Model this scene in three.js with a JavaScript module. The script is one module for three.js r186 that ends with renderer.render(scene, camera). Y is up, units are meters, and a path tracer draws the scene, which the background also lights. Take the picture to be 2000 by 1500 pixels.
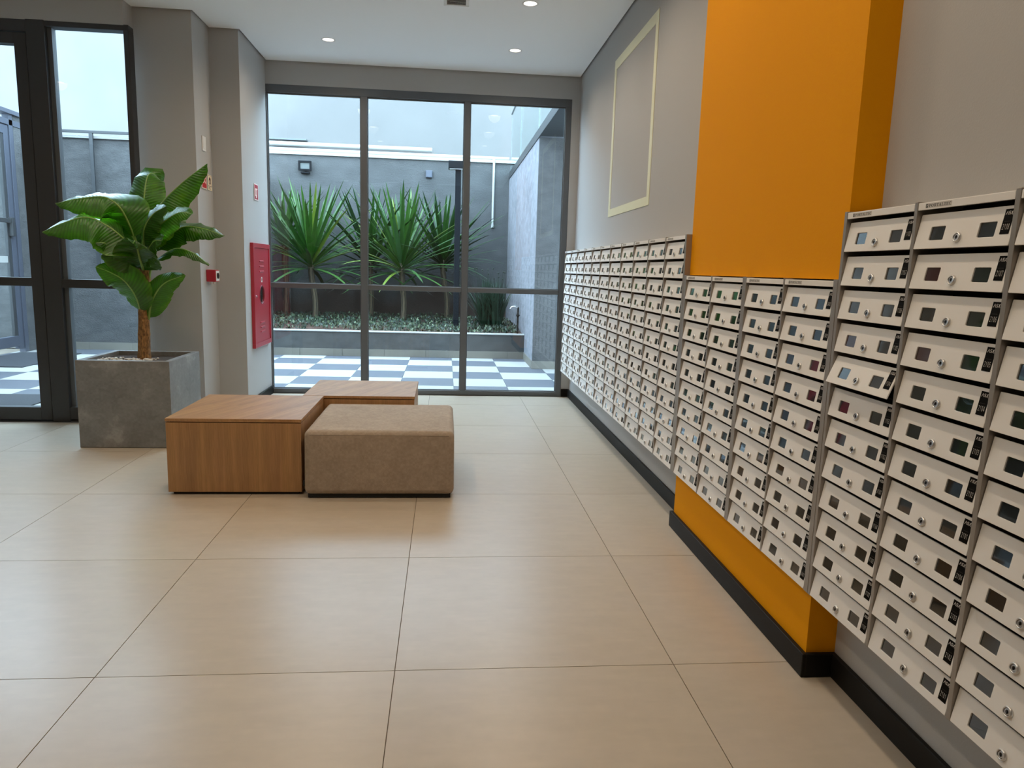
import * as THREE from 'three';
import { RoundedBoxGeometry } from 'three/addons/geometries/RoundedBoxGeometry.js';
import { mergeGeometries } from 'three/addons/utils/BufferGeometryUtils.js';

// ---------------------------------------------------------------- camera, sky, exposure
const scene = new THREE.Scene();
const camera = new THREE.PerspectiveCamera(56.146, 2000 / 1500, 0.05, 100);
camera.position.set(0.157, 1.3958, 2.3541);
camera.rotation.order = 'YXZ';
camera.rotation.set(-0.15716, -0.09527, 0.02946);
scene.add(camera);
scene.background = new THREE.Color().setRGB(0.72, 1.0, 1.25);      // overcast sky over the open courtyard
scene.backgroundIntensity = 8.5;
const renderer = new THREE.WebGLRenderer({ antialias: true });
renderer.toneMapping = THREE.LinearToneMapping;
renderer.toneMappingExposure = 1.15;
renderer.shadowMap.enabled = true;
const LAMP_CD = 2.35, LAMP_COLOR = new THREE.Color().setRGB(1.0, 0.80, 0.57), LAMP_GLOW = 6;

// ---------------------------------------------------------------- helpers
let seed = 7;
function rnd() { seed = (seed + 0x6d2b79f5) | 0; let t = Math.imul(seed ^ (seed >>> 15), 1 | seed); t = (t + Math.imul(t ^ (t >>> 7), 61 | t)) ^ t; return ((t ^ (t >>> 14)) >>> 0) / 4294967296; }
const rr = (a, b) => a + (b - a) * rnd();
const V = (x, y, z) => new THREE.Vector3(x, y, z);
const used = new Map();
function numbered(n) { const k = used.get(n) || 0; used.set(n, k + 1); return k ? n + '_' + String(k).padStart(3, '0') : n; }
function tag(o, label, category, group, kind) {
  if (label) o.userData.label = label;
  if (category) o.userData.category = category;
  if (group) o.userData.group = group;
  if (kind) o.userData.kind = kind;
  return o;
}
function mesh(name, geo, mat, parent = scene) {
  const m = new THREE.Mesh(geo, mat); m.castShadow = m.receiveShadow = true;
  m.name = parent === scene ? numbered(name) : name; parent.add(m); return m;
}
function thing(name, label, category, pos = [0, 0, 0], group) {
  const g = new THREE.Group(); g.name = numbered(name); g.position.set(...pos); scene.add(g);
  return tag(g, label, category, group);
}
function struct(name, geo, mat, label) { const m = mesh(name, geo, mat); m.userData.kind = 'structure'; if (label) m.userData.label = label; return m; }
function structGroup(name, label) { const g = new THREE.Group(); g.name = numbered(name); g.userData.kind = 'structure'; if (label) g.userData.label = label; scene.add(g); return g; }
function metreUV(g, s = 1) {
  const p = g.attributes.position, n = g.attributes.normal, uv = new Float32Array(p.count * 2);
  for (let i = 0; i < p.count; i++) {
    const ax = Math.abs(n.getX(i)), ay = Math.abs(n.getY(i)), az = Math.abs(n.getZ(i));
    let u, v;
    if (ax >= ay && ax >= az) { u = p.getZ(i); v = p.getY(i); } else if (ay >= az) { u = p.getX(i); v = p.getZ(i); } else { u = p.getX(i); v = p.getY(i); }
    uv[2 * i] = u * s; uv[2 * i + 1] = v * s;
  }
  g.setAttribute('uv', new THREE.BufferAttribute(uv, 2)); return g;
}
function box(x0, x1, y0, y1, z0, z1) { const g = new THREE.BoxGeometry(x1 - x0, y1 - y0, z1 - z0); g.translate((x0 + x1) / 2, (y0 + y1) / 2, (z0 + z1) / 2); return metreUV(g); }
function rbox(x0, x1, y0, y1, z0, z1, r = 0.004, seg = 2) { const g = new RoundedBoxGeometry(x1 - x0, y1 - y0, z1 - z0, seg, r); g.translate((x0 + x1) / 2, (y0 + y1) / 2, (z0 + z1) / 2); return metreUV(g); }
function merge(list) {
  return mergeGeometries(list.map((g) => { g = g.index ? g.toNonIndexed() : g; for (const k of Object.keys(g.attributes)) if (!['position', 'normal', 'uv'].includes(k)) g.deleteAttribute(k); return g; }), false);
}
function cyl(r0, r1, h, x, y, z, seg = 20, axis = 'y') {
  const g = new THREE.CylinderGeometry(r1, r0, h, seg); if (axis === 'x') g.rotateZ(Math.PI / 2); if (axis === 'z') g.rotateX(Math.PI / 2); g.translate(x, y, z); return g;
}
function tube(pts, r, seg = 24, rad = 8) { return new THREE.TubeGeometry(new THREE.CatmullRomCurve3(pts.map((p) => V(...p))), seg, r, rad, false); }
// tileable value noise
function makeNoise(cells, s0) {
  const save = seed; seed = s0; const a = new Float32Array(cells * cells); for (let i = 0; i < a.length; i++) a[i] = rnd(); seed = save;
  const w = (t) => t * t * (3 - 2 * t);
  return (u, v) => {
    u = ((u % 1) + 1) % 1 * cells; v = ((v % 1) + 1) % 1 * cells;
    const i = Math.floor(u) % cells, j = Math.floor(v) % cells, i1 = (i + 1) % cells, j1 = (j + 1) % cells, fu = w(u - Math.floor(u)), fv = w(v - Math.floor(v));
    return (a[j * cells + i] * (1 - fu) + a[j * cells + i1] * fu) * (1 - fv) + (a[j1 * cells + i] * (1 - fu) + a[j1 * cells + i1] * fu) * fv;
  };
}
function fbm(base, oct, s0) { const n = []; for (let o = 0; o < oct; o++) n.push(makeNoise(base << o, s0 + o * 17)); return (u, v) => { let s = 0, a = 0.5, t = 0; for (const f of n) { s += a * f(u, v); t += a; a *= 0.55; } return s / t; }; }
function texture(size, fn, repeat = 1, color = true) {     // fn(u, v) -> [r, g, b] as sRGB 0..1
  const d = new Uint8Array(size * size * 4);
  for (let y = 0; y < size; y++) for (let x = 0; x < size; x++) { const c = fn((x + 0.5) / size, (y + 0.5) / size), i = (y * size + x) * 4; for (let k = 0; k < 3; k++) d[i + k] = Math.max(0, Math.min(255, c[k] * 255)); d[i + 3] = 255; }
  const t = new THREE.DataTexture(d, size, size); t.wrapS = t.wrapT = THREE.RepeatWrapping; t.magFilter = THREE.LinearFilter; t.minFilter = THREE.LinearMipmapLinearFilter; t.generateMipmaps = true;
  if (color) t.colorSpace = THREE.SRGBColorSpace; t.repeat.set(repeat, repeat); t.needsUpdate = true; return t;
}
const grey = (v) => [v, v, v];
const lin = (r, g, b) => new THREE.Color().setRGB(r, g, b);
const std = (color, roughness = 0.6, extra = {}) => new THREE.MeshStandardMaterial({ color, roughness, ...extra });
const phys = (color, roughness, extra = {}) => new THREE.MeshPhysicalMaterial({ color, roughness, ...extra });

// ---------------------------------------------------------------- materials
const nA = fbm(4, 5, 11), nB = fbm(16, 4, 41), nC = fbm(64, 2, 91);
const tPaint = texture(256, (u, v) => grey(0.5 + 0.5 * (nC(u, v) - 0.5)), 4, false);
const tPlaster = texture(512, (u, v) => grey(0.35 * nB(u * 1, v * 3) + 0.65 * nC(u, v * 2)), 1, false);
const tPlasterC = texture(512, (u, v) => { const k = 0.86 + 0.2 * (nA(u, v) - 0.5) + 0.22 * (nB(u, v * 2) - 0.5) + 0.10 * (nC(u, v) - .5); return grey(k); }, 0.5);
const tPorcelain = texture(1024, (u, v) => { const k = 0.95 + 0.03 * (nA(u, v) - 0.5) + 0.045 * (nB(u, v * 4) - 0.5) + 0.02 * (nC(u, v) - 0.5); return [k, k * (0.995 + 0.01 * nA(v, u)), k * (0.985 + 0.02 * nB(u, v))]; }, 0.5);
const tConcrete = texture(512, (u, v) => { const w = nA(u + 0.15 * nB(v, u), v * 1.5 + 0.2 * nB(u, v)); const k = 0.80 + 0.34 * (w - 0.5) + 0.08 * (nC(u, v) - 0.5) + (w > 0.62 ? 0.5 * (w - 0.62) : 0); return grey(k); }, 1.1);
const streak = fbm(32, 3, 200), streak2 = fbm(8, 4, 300);
const tWood = texture(1024, (u, v) => {
  const warp = 0.02 * (nA(u, v * 0.5) - 0.5), s = streak(u * 3 + warp, v * 0.08 + 0.2), s2 = streak2(u * 2 + warp * 3, v * 0.15), fine = streak(u * 12 + warp, v * 0.6);
  const k = 0.86 + 0.15 * (s - 0.5) + 0.17 * (s2 - 0.5) + 0.14 * (fine - 0.5);
  return [0.755 * k, 0.575 * k * (0.98 + 0.03 * s2), 0.385 * k * (0.95 + 0.08 * s)];
}, 1);
const tSuede = texture(512, (u, v) => { const k = 0.90 + 0.08 * (nA(u, v) - 0.5) + 0.08 * (nB(u, v) - 0.5) + 0.12 * (nC(u, v) - 0.5); const st = Math.max(0, nA(u * 1.0 + 0.3, v + 0.6) - 0.70) * 0.5; return [k - st, (k - st) * 0.995, (k - st) * 0.985]; }, 1.3);
const M = {
  wall: std(lin(0.45, 0.446, 0.44), 0.75, { bumpMap: tPaint, bumpScale: 0.0006 }),
  ceiling: std(lin(0.87, 0.89, 0.905), 0.85),
  slab: std(lin(0.10, 0.10, 0.10), 0.9),
  orange: phys(lin(0.82, 0.325, 0.0), 0.75, { specularIntensity: 0.25, bumpMap: tPaint, bumpScale: 0.0004 }),
  black: phys(lin(0.009, 0.0085, 0.008), 0.5, { specularIntensity: 0.35 }),
  grout: std(lin(0.19, 0.16, 0.125), 0.9),
  tiles: [0, 1, 2].map((i) => std(lin(0.60 - 0.015 * i, 0.522 - 0.015 * i, 0.428 - 0.015 * i), 0.31, { map: tPorcelain })),
  frame: std(lin(0.130, 0.142, 0.154), 0.5, { metalness: 0.35 }),
  frameDark: std(lin(0.05, 0.052, 0.055), 0.45, { metalness: 0.35 }),
  outerFrame: std(lin(0.070, 0.076, 0.098), 0.5, { metalness: 0.2 }),
  glass: phys(lin(0.97, 0.99, 0.99), 0.0, { transmission: 1, thickness: 0, ior: 1.5 }),
  guardGlass: phys(lin(0.84, 0.93, 0.93), 0.02, { transmission: 1, thickness: 0, ior: 1.5 }),
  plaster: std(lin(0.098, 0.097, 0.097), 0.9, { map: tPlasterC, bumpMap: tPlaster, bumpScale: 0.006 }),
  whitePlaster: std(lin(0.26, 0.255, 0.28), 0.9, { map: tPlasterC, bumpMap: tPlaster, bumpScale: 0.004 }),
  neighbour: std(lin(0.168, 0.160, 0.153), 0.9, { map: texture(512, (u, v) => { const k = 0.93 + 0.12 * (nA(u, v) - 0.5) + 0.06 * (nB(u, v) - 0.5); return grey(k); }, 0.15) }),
  skirting: std(lin(0.17, 0.155, 0.13), 0.6, { map: tPorcelain }),
  pipe: std(lin(0.36, 0.35, 0.33), 0.5),
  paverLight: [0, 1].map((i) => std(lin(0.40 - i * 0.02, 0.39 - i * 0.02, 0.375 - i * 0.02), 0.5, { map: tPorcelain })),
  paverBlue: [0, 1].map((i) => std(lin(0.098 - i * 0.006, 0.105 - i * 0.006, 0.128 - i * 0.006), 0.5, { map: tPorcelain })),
  concrete: std(lin(0.335, 0.34, 0.34), 0.55, { map: tConcrete }),
  wood: std(0xffffff, 0.42, { map: tWood }),
  plinth: std(lin(0.01, 0.01, 0.01), 0.8),
  suede: phys(lin(0.47, 0.385, 0.31), 0.95, { map: tSuede, bumpMap: tPaint, bumpScale: 0.0008, sheen: 0.35, sheenRoughness: 0.6, sheenColor: lin(0.5, 0.45, 0.4) }),
  seam: std(lin(0.22, 0.175, 0.135), 0.95),
  mailbox: std(lin(0.86, 0.845, 0.825), 0.5),
  strip: std(lin(0.33, 0.30, 0.27), 0.42, { metalness: 0.45 }),
  boxDark: std(lin(0.008, 0.008, 0.008), 0.9),
  pane: phys(lin(0.018, 0.024, 0.026), 0.06, { clearcoat: 1, clearcoatRoughness: 0.03 }),
  paneRed: phys(lin(0.035, 0.007, 0.009), 0.06, { clearcoat: 1, clearcoatRoughness: 0.03 }),
  paneGreen: phys(lin(0.010, 0.020, 0.017), 0.06, { clearcoat: 1, clearcoatRoughness: 0.03 }),
  lock: std(0xffffff, 0.3, { metalness: 0.85, vertexColors: true }),
  red: phys(lin(0.42, 0.012, 0.03), 0.38, { clearcoat: 0.4, clearcoatRoughness: 0.3 }),
  redDark: std(lin(0.22, 0.008, 0.02), 0.5),
  white: std(lin(0.75, 0.75, 0.74), 0.5),
  chrome: std(lin(0.75, 0.75, 0.75), 0.25, { metalness: 0.9 }),
  stripe: std(lin(0.80, 0.80, 0.58), 0.42),
  soil: std(lin(0.06, 0.033, 0.018), 1, { map: tPlasterC }),
  soilRed: std(lin(0.07, 0.030, 0.018), 1, { map: tPlasterC }),
  mat: std(lin(0.03, 0.033, 0.04), 0.95, { bumpMap: tPlaster, bumpScale: 0.004 }),
  postMetal: phys(lin(0.006, 0.007, 0.009), 0.8, { specularIntensity: 0.3 }),
};

// ---------------------------------------------------------------- room shell
const CEIL = 3.42, XW = 1.555, ZB = -5.56, ZD = -4.0, ZR = 5.0, XL = -6.3;
const floor = struct('floor', box(XL - 0.1, XW + 0.2, -0.2, -0.004, ZB - 0.09, ZR + 0.1), M.grout, 'large beige porcelain tiles with thin dark joints');
{ // one-metre porcelain tiles, cut at the walls
  const g = 0.0016;
  for (let i = -7; i <= 1; i++) for (let j = -6; j <= 4; j++) {
    const x0 = Math.max(i, XL), x1 = Math.min(i + 1, XW), zFar = i < -2 ? -3.97 : -5.54;
    const z0 = Math.max(j, zFar), z1 = Math.min(j + 1, ZR);
    if (x1 - x0 < 0.03 || z1 - z0 < 0.03) continue;
    const t = box(x0 + g, x1 - g, -0.012, 0, z0 + g, z1 - g), uv = t.attributes.uv, du = rnd() * 3, dv = rnd() * 3;
    for (let k = 0; k < uv.count; k++) uv.setXY(k, uv.getX(k) + du, uv.getY(k) + dv);
    mesh('tile', t, M.tiles[Math.floor(rnd() * 3)], floor);
  }
}
// ceiling with round cut-outs for the downlights and one for the vent
const LAMPS = [];
for (let k = 0; k < 6; k++) for (const x of [-0.94, 0.775]) LAMPS.push([x, -4.755 + 1.217 * k]);
for (const [x, z] of [[-2.66, -2.32], [-2.66, 0.11], [-4.4, -1.1], [-4.4, 1.33]]) LAMPS.push([x, z]);
const VENT = [0.125, 0.295, -3.67, -3.50];
{
  const s = new THREE.Shape(), m = 0.016;
  // ceiling outline in (x, -z), set back from the walls by a shadow gap
  const pts = [[XL + m, -(ZR - m)], [XW - m, -(ZR - m)], [XW - m, -(ZB + m)], [-1.70 + m, -(ZB + m)], [-1.70 + m, 4.61 - m], [-1.958 + m, 4.61 - m], [-1.958 + m, 4.18 - m], [-2.43, 4.18 - m], [-2.43, 4.0 - m], [XL + m, 4.0 - m]];
  s.moveTo(...pts[0]); for (const p of pts.slice(1)) s.lineTo(...p); s.closePath();
  for (const [x, z] of LAMPS) { const h = new THREE.Path(); h.absarc(x, -z, 0.051, 0, Math.PI * 2, true); s.holes.push(h); }
  const h = new THREE.Path(); h.moveTo(VENT[0], -VENT[2]); h.lineTo(VENT[1], -VENT[2]); h.lineTo(VENT[1], -VENT[3]); h.lineTo(VENT[0], -VENT[3]); h.closePath(); s.holes.push(h);
  const g = new THREE.ExtrudeGeometry(s, { depth: 0.015, bevelEnabled: false, curveSegments: 12 }); g.rotateX(-Math.PI / 2); g.translate(0, CEIL, 0);
  const c = struct('ceiling', g, M.ceiling, 'white plasterboard ceiling with a thin dark shadow gap at the walls');
  mesh('slab', merge([box(XL - 0.3, XW + 0.3, CEIL + 0.12, CEIL + 0.32, -4.19, ZR + 0.3), box(-2.43, XW + 0.3, CEIL + 0.12, CEIL + 0.32, ZB - 0.09, -4.19)]), M.slab, c);
}
struct('wall_right', box(XW, XW + 0.2, 0, CEIL + 0.14, ZB - 0.08, ZR + 0.2), M.wall, 'pale grey painted wall behind the mailboxes');
struct('wall_rear', box(XL - 0.2, XW, 0, CEIL + 0.14, ZR, ZR + 0.2), M.wall);
struct('wall_left', box(XL - 0.2, XL, 0, CEIL + 0.14, -4.2, ZR), M.wall);
struct('wall_left_pier', box(-2.42, -1.958, 0, CEIL + 0.14, -5.64, -4.18), M.wall, 'wide grey pier between the glass door and the recess');
struct('wall_left_return', box(-1.958, -1.70, 0, CEIL + 0.14, -5.64, -4.61), M.wall, 'grey pier beside the courtyard window with the red cabinet on it');
struct('wall_door_head', box(XL, -2.42, 3.225, CEIL + 0.14, -4.19, ZD), M.wall, 'grey wall strip above the glass doors');
struct('wall_back_head', box(-1.70, XW, 3.195, CEIL + 0.14, ZB - 0.08, ZB), M.wall, 'grey strip above the courtyard window');
struct('wall_back_side', box(1.466, XW, 0, 3.195, ZB - 0.08, ZB), M.wall);
// orange column, hollow where the mailboxes sit
struct('wall_orange_upper', box(1.448, XW, 1.396, CEIL + 0.1, -1.413, 0.088), M.orange, 'orange painted column above the short mailbox bank');
struct('wall_orange_lower', box(1.448, XW, 0, 0.326, -1.413, 0.088), M.orange, 'orange painted column foot below the short mailbox bank');
// black baseboards
const bb = (x0, x1, z0, z1) => rbox(x0, x1, 0, 0.088, z0, z1, 0.004);
struct('baseboard_right', merge([bb(1.537, XW, ZB, -1.41), bb(1.428, 1.448, -1.431, 0.106), bb(1.44, XW, -1.431, -1.413), bb(1.44, XW, 0.088, 0.107), bb(1.537, XW, 0.1, ZR)]), M.black, 'black skirting board along the mailbox wall');
struct('baseboard_back', bb(1.466, 1.545, ZB, ZB + 0.018), M.black);
struct('baseboard_left', merge([bb(-1.70, -1.682, -5.56, -4.592), bb(-1.96, -1.69, -4.61, -4.592), bb(-1.958, -1.94, -4.61, -4.162), bb(-2.40, -1.95, -4.18, -4.162)]), M.black, 'black skirting board round the left piers');
struct('baseboard_rear', bb(XL, XW, ZR - 0.018, ZR), M.black);

// ---------------------------------------------------------------- glazing
{ // courtyard window: three bays, a low transom
  const w = structGroup('window_1', 'tall three-bay window to the courtyard with grey metal frame');
  const z0 = ZB - 0.075, z1 = ZB, zg = ZB - 0.045;
  const A = -1.70, B = 1.466;
  mesh('frame', rbox(A, B, 3.118, 3.195, z0, z1), M.frame, w);
  mesh('frame', rbox(A, B, 0.0, 0.052, z0, z1), M.frame, w);
  mesh('frame', rbox(1.403, B, 0.052, 3.118, z0, z1), M.frame, w);
  mesh('frame', rbox(A, -1.69, 0.052, 3.118, z0, z1, 0.003), M.frame, w);
  for (const x of [[-0.746, -0.676], [0.329, 0.393]]) mesh('mullion', rbox(x[0], x[1], 0.052, 3.118, z0, z1 + 0.004), M.frame, w);
  const bays = [[-1.69, -0.746], [-0.676, 0.329], [0.393, 1.403]];
  for (const [a, b] of bays) {
    mesh('transom', rbox(a, b, 1.137, 1.190, z0, z1 - 0.002), M.frame, w);
    mesh('pane', box(a - 0.005, b + 0.005, 0.047, 1.142, zg - 0.003, zg + 0.003), M.glass, w);
    mesh('pane', box(a - 0.005, b + 0.005, 1.185, 3.123, zg - 0.003, zg + 0.003), M.glass, w);
    mesh('bead', merge([box(a, b, 1.190, 1.197, zg + 0.004, zg + 0.022), box(a, b, 0.052, 0.060, zg + 0.004, zg + 0.022), box(a, b, 3.105, 3.118, zg + 0.004, zg + 0.022), box(a, a + 0.008, 0.06, 3.105, zg + 0.004, zg + 0.022), box(b - 0.008, b, 0.06, 3.105, zg + 0.004, zg + 0.022)]), M.frame, w);
  }
}
{ // sidelight right of the glass door
  const w = structGroup('window_2', 'narrow glazed sidelight between the glass door and the grey pier');
  const z0 = ZD - 0.10, z1 = ZD, zg = ZD - 0.06;
  mesh('frame', rbox(-3.02, -2.385, 3.185, 3.23, z0, z1), M.frameDark, w);
  mesh('frame', rbox(-2.425, -2.385, 0.02, 3.185, z0, z1), M.frameDark, w);
  mesh('frame', rbox(-3.02, -2.425, 0.02, 0.128, z0, z1), M.frameDark, w);
  mesh('transom', rbox(-3.02, -2.425, 1.140, 1.212, z0, z1 - 0.002), M.frameDark, w);
  mesh('pane', box(-3.025, -2.42, 0.12, 1.145, zg - 0.003, zg + 0.003), M.glass, w);
  mesh('pane', box(-3.025, -2.42, 1.207, 3.19, zg - 0.003, zg + 0.003), M.glass, w);
  mesh('bead', merge([box(-3.02, -2.985, 0.128, 1.14, zg - 0.04, zg + 0.02), box(-3.02, -2.985, 1.212, 3.185, zg - 0.04, zg + 0.02)]), M.frame, w);
}
function doorLeaf(name, x0, x1, label) {
  const d = structGroup(name, label), z0 = ZD - 0.09, z1 = ZD - 0.008, zg = ZD - 0.05, s = 0.092;
  mesh('stile', rbox(x0, x0 + s, 0.012, 3.13, z0, z1), M.frameDark, d);
  mesh('stile', rbox(x1 - s, x1, 0.012, 3.13, z0, z1), M.frameDark, d);
  mesh('rail', rbox(x0 + s, x1 - s, 0.012, 0.124, z0, z1), M.frameDark, d);
  mesh('rail', rbox(x0 + s, x1 - s, 1.145, 1.216, z0, z1 - 0.002), M.frameDark, d);
  mesh('rail', rbox(x0 + s, x1 - s, 3.045, 3.13, z0, z1), M.frameDark, d);
  mesh('pane', box(x0 + s - 0.005, x1 - s + 0.005, 0.118, 1.15, zg - 0.003, zg + 0.003), M.glass, d);
  mesh('pane', box(x0 + s - 0.005, x1 - s + 0.005, 1.21, 3.05, zg - 0.003, zg + 0.003), M.glass, d);
  return d;
}
doorLeaf('door_1', -4.20, -3.168, 'dark framed glass door leaf with a transom rail, cut by the left edge');
doorLeaf('door_2', -5.24, -4.208);
struct('trim_1', merge([rbox(-3.16, -3.02, 0, 3.23, ZD - 0.12, ZD + 0.004), rbox(-5.36, -3.16, 3.138, 3.23, ZD - 0.11, ZD), rbox(-5.36, -5.248, 0, 3.138, ZD - 0.11, ZD), box(-5.36, XL, 0, 3.23, ZD - 0.11, ZD)]), M.frameDark, 'dark metal post and head round the glass doors');
struct('trim_2', merge([box(XL, -2.42, -0.2, 0.0, -4.2, ZD + 0.03), box(-3.15, -2.42, -0.01, 0.012, ZD - 0.1, ZD - 0.02)]), M.slab);

// ---------------------------------------------------------------- ceiling fittings
{
  const ring = new THREE.LatheGeometry([[0.049, 0.004], [0.049, 0], [0.055, -0.0035], [0.064, -0.002], [0.065, 0.0]].map((p) => new THREE.Vector2(...p)), 32);
  const reflector = new THREE.LatheGeometry([[0.049, 0.002], [0.044, 0.028], [0.034, 0.05], [0.0, 0.052]].map((p) => new THREE.Vector2(...p)), 32);
  const bulb = new THREE.LatheGeometry([[0.0, 0.010], [0.018, 0.013], [0.032, 0.022], [0.032, 0.044], [0, 0.046]].map((p) => new THREE.Vector2(...p)), 24);
  const glow = std(0xffffff, 0.5, { emissive: lin(1, 0.93, 0.84), emissiveIntensity: LAMP_GLOW });
  const refl = std(lin(0.9, 0.9, 0.9), 0.25, { metalness: 0.3, emissive: lin(1, 0.92, 0.82), emissiveIntensity: 1.2 });
  const ord = ['first', 'second', 'third', 'fourth', 'fifth', 'sixth', 'seventh', 'eighth'];
  LAMPS.forEach(([x, z], i) => {
    const row = Math.floor(i / 2), lab = i < 12 ? 'recessed white ceiling downlight, ' + ord[row] + ' from the courtyard window in the row ' + (i % 2 ? 'nearer the mailboxes' : 'nearer the planter') : 'recessed white ceiling downlight over the left of the lobby, number ' + ord[i - 12] + ' in that part';
    const t = thing('ceiling_downlight', lab, 'downlight', [x, CEIL, z], 'recessed ceiling downlights');
    mesh('trim_ring', ring, M.white, t); mesh('reflector', reflector, refl, t); mesh('bulb', bulb, glow, t);
    const l = new THREE.SpotLight(LAMP_COLOR, LAMP_CD, 0, 1.42, 0.6, 2); l.position.set(x, CEIL - 0.012, z); l.target.position.set(x, 0, z); l.castShadow = true; l.shadow.radius = 4; scene.add(l, l.target);
  });
  const v = thing('ceiling_vent', 'square metal air vent with thin slats in the white ceiling', 'vent', [(VENT[0] + VENT[1]) / 2, CEIL, (VENT[2] + VENT[3]) / 2]);
  const a = (VENT[1] - VENT[0]) / 2, b = (VENT[3] - VENT[2]) / 2;
  mesh('frame', merge([rbox(-a - 0.012, a + 0.012, -0.006, 0, -b - 0.012, -b + 0.012, 0.002), rbox(-a - 0.012, a + 0.012, -0.006, 0, b - 0.012, b + 0.012, 0.002), rbox(-a - 0.012, -a + 0.012, -0.006, 0, -b, b, 0.002), rbox(a - 0.012, a + 0.012, -0.006, 0, -b, b, 0.002)]), M.white, v);
  mesh('duct', merge([box(-a, a, 0.07, 0.075, -b, b), box(-a, -a + 0.003, 0, 0.07, -b, b), box(a - 0.003, a, 0, 0.07, -b, b), box(-a, a, 0, 0.07, -b, -b + 0.003), box(-a, a, 0, 0.07, b - 0.003, b)]), M.boxDark, v);
  for (let k = 0; k < 6; k++) { const s = rbox(-a + 0.012, a - 0.012, -0.001, 0.001, -0.009, 0.009, 0.0008); s.rotateX(0.7); s.translate(0, 0.002, -b + 0.024 + k * 0.0245); mesh('slat', s, M.chrome, v); }
}

// ---------------------------------------------------------------- mailboxes
const TOP = 1.604, PITCH = 0.1053, BASE = 0.322, DW = 0.335, DH = 0.0905, XF = 1.418;
let doorGeo, paneGeo, lockGeo, plateBase, letteringGeo;
{
  const rr4 = (p, x0, x1, y0, y1, r) => { p.moveTo(x0 + r, y0); p.lineTo(x1 - r, y0); p.absarc(x1 - r, y0 + r, r, -Math.PI / 2, 0); p.lineTo(x1, y1 - r); p.absarc(x1 - r, y1 - r, r, 0, Math.PI / 2); p.lineTo(x0 + r, y1); p.absarc(x0 + r, y1 - r, r, Math.PI / 2, Math.PI); p.lineTo(x0, y0 + r); p.absarc(x0 + r, y0 + r, r, Math.PI, 1.5 * Math.PI); return p; };
  const s = rr4(new THREE.Shape(), -DW / 2 + 0.001, DW / 2 - 0.001, 0, DH, 0.0015);
  const wy0 = 0.0205, wy1 = 0.0575;
  s.holes.push(rr4(new THREE.Path(), -DW / 2 + 0.052, -DW / 2 + 0.108, wy0, wy1, 0.004), rr4(new THREE.Path(), -DW / 2 + 0.227, -DW / 2 + 0.283, wy0, wy1, 0.004));
  doorGeo = new THREE.ExtrudeGeometry(s, { depth: 0.0025, bevelEnabled: true, bevelThickness: 0.0007, bevelSize: 0.0007, bevelSegments: 1, curveSegments: 3 }); doorGeo.translate(0, 0, -0.0032);
  paneGeo = new THREE.BoxGeometry(0.059, 0.040, 0.0012);
  const prof = [[0, 0.0030], [0.0028, 0.0030], [0.0030, 0.0042], [0.0068, 0.0046], [0.0074, 0.0034], [0.0086, 0.0034], [0.0092, 0.0062], [0.0120, 0.0052], [0.0130, 0.0010], [0.0130, 0]].map((p) => new THREE.Vector2(...p)).reverse();
  const g = new THREE.LatheGeometry(prof, 24); g.rotateX(Math.PI / 2);
  const slot = new THREE.BoxGeometry(0.0022, 0.0085, 0.0012); slot.translate(0, 0, 0.0046);
  lockGeo = merge([g, slot]); const n = lockGeo.attributes.position.count, col = new Float32Array(n * 3), gn = g.index.count;
  for (let i = 0; i < n; i++) { const x = lockGeo.attributes.position.getX(i), y = lockGeo.attributes.position.getY(i), r = Math.hypot(x, y), k = i >= gn ? 0.03 : r < 0.0031 ? 0.06 : r > 0.0070 && r < 0.0088 ? 0.16 : 0.72; col[3 * i] = k; col[3 * i + 1] = k; col[3 * i + 2] = k; }
  lockGeo.setAttribute('color', new THREE.BufferAttribute(col, 3));
}
// one sheet of printed black number plates, a cell per mailbox
const CW = 48, CH = 96, PER = 42, cv = document.createElement('canvas'); cv.width = 2048; cv.height = 512;
const cx = cv.getContext('2d'); cx.fillStyle = '#0a0909'; cx.fillRect(0, 0, 2048, 512);
function drawPlate(i, text) {
  const x = (i % PER) * CW, y = Math.floor(i / PER) * CH; cx.save(); cx.translate(x, y); cx.fillStyle = '#0b0a0a'; cx.fillRect(0, 0, CW, CH);
  cx.strokeStyle = '#e4e0dc'; cx.lineWidth = 2.6; cx.lineJoin = 'miter'; cx.beginPath();
  cx.moveTo(6, 22); cx.lineTo(12, 9); cx.lineTo(18, 22);
  cx.moveTo(29, 9); cx.lineTo(21, 9); cx.lineTo(21, 14); cx.lineTo(28, 15); cx.lineTo(27, 20); cx.lineTo(20, 20);
  cx.moveTo(31, 22); cx.lineTo(37, 13); cx.lineTo(42, 23); cx.moveTo(33, 9); cx.lineTo(37, 13); cx.lineTo(42, 7); cx.stroke();
  cx.fillStyle = '#3c3a38'; for (let k = 0; k < 7; k++) cx.fillRect(8 + k * 4.6, 46, 3, 3);
  cx.fillStyle = '#d8d4cf'; cx.font = '18px sans-serif'; cx.textAlign = 'center'; cx.textBaseline = 'alphabetic';
  [...text].forEach((c, k) => { cx.save(); cx.translate(9.5 + k * 9.6, 79); cx.scale(0.72, 1.75); cx.fillText(c, 0, 0); cx.restore(); });
  cx.restore();
}
const plateTex = new THREE.CanvasTexture(cv); plateTex.colorSpace = THREE.SRGBColorSpace; plateTex.flipY = true;
const plateMat = phys(0xffffff, 0.6, { map: plateTex, specularIntensity: 0.15 });
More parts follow.
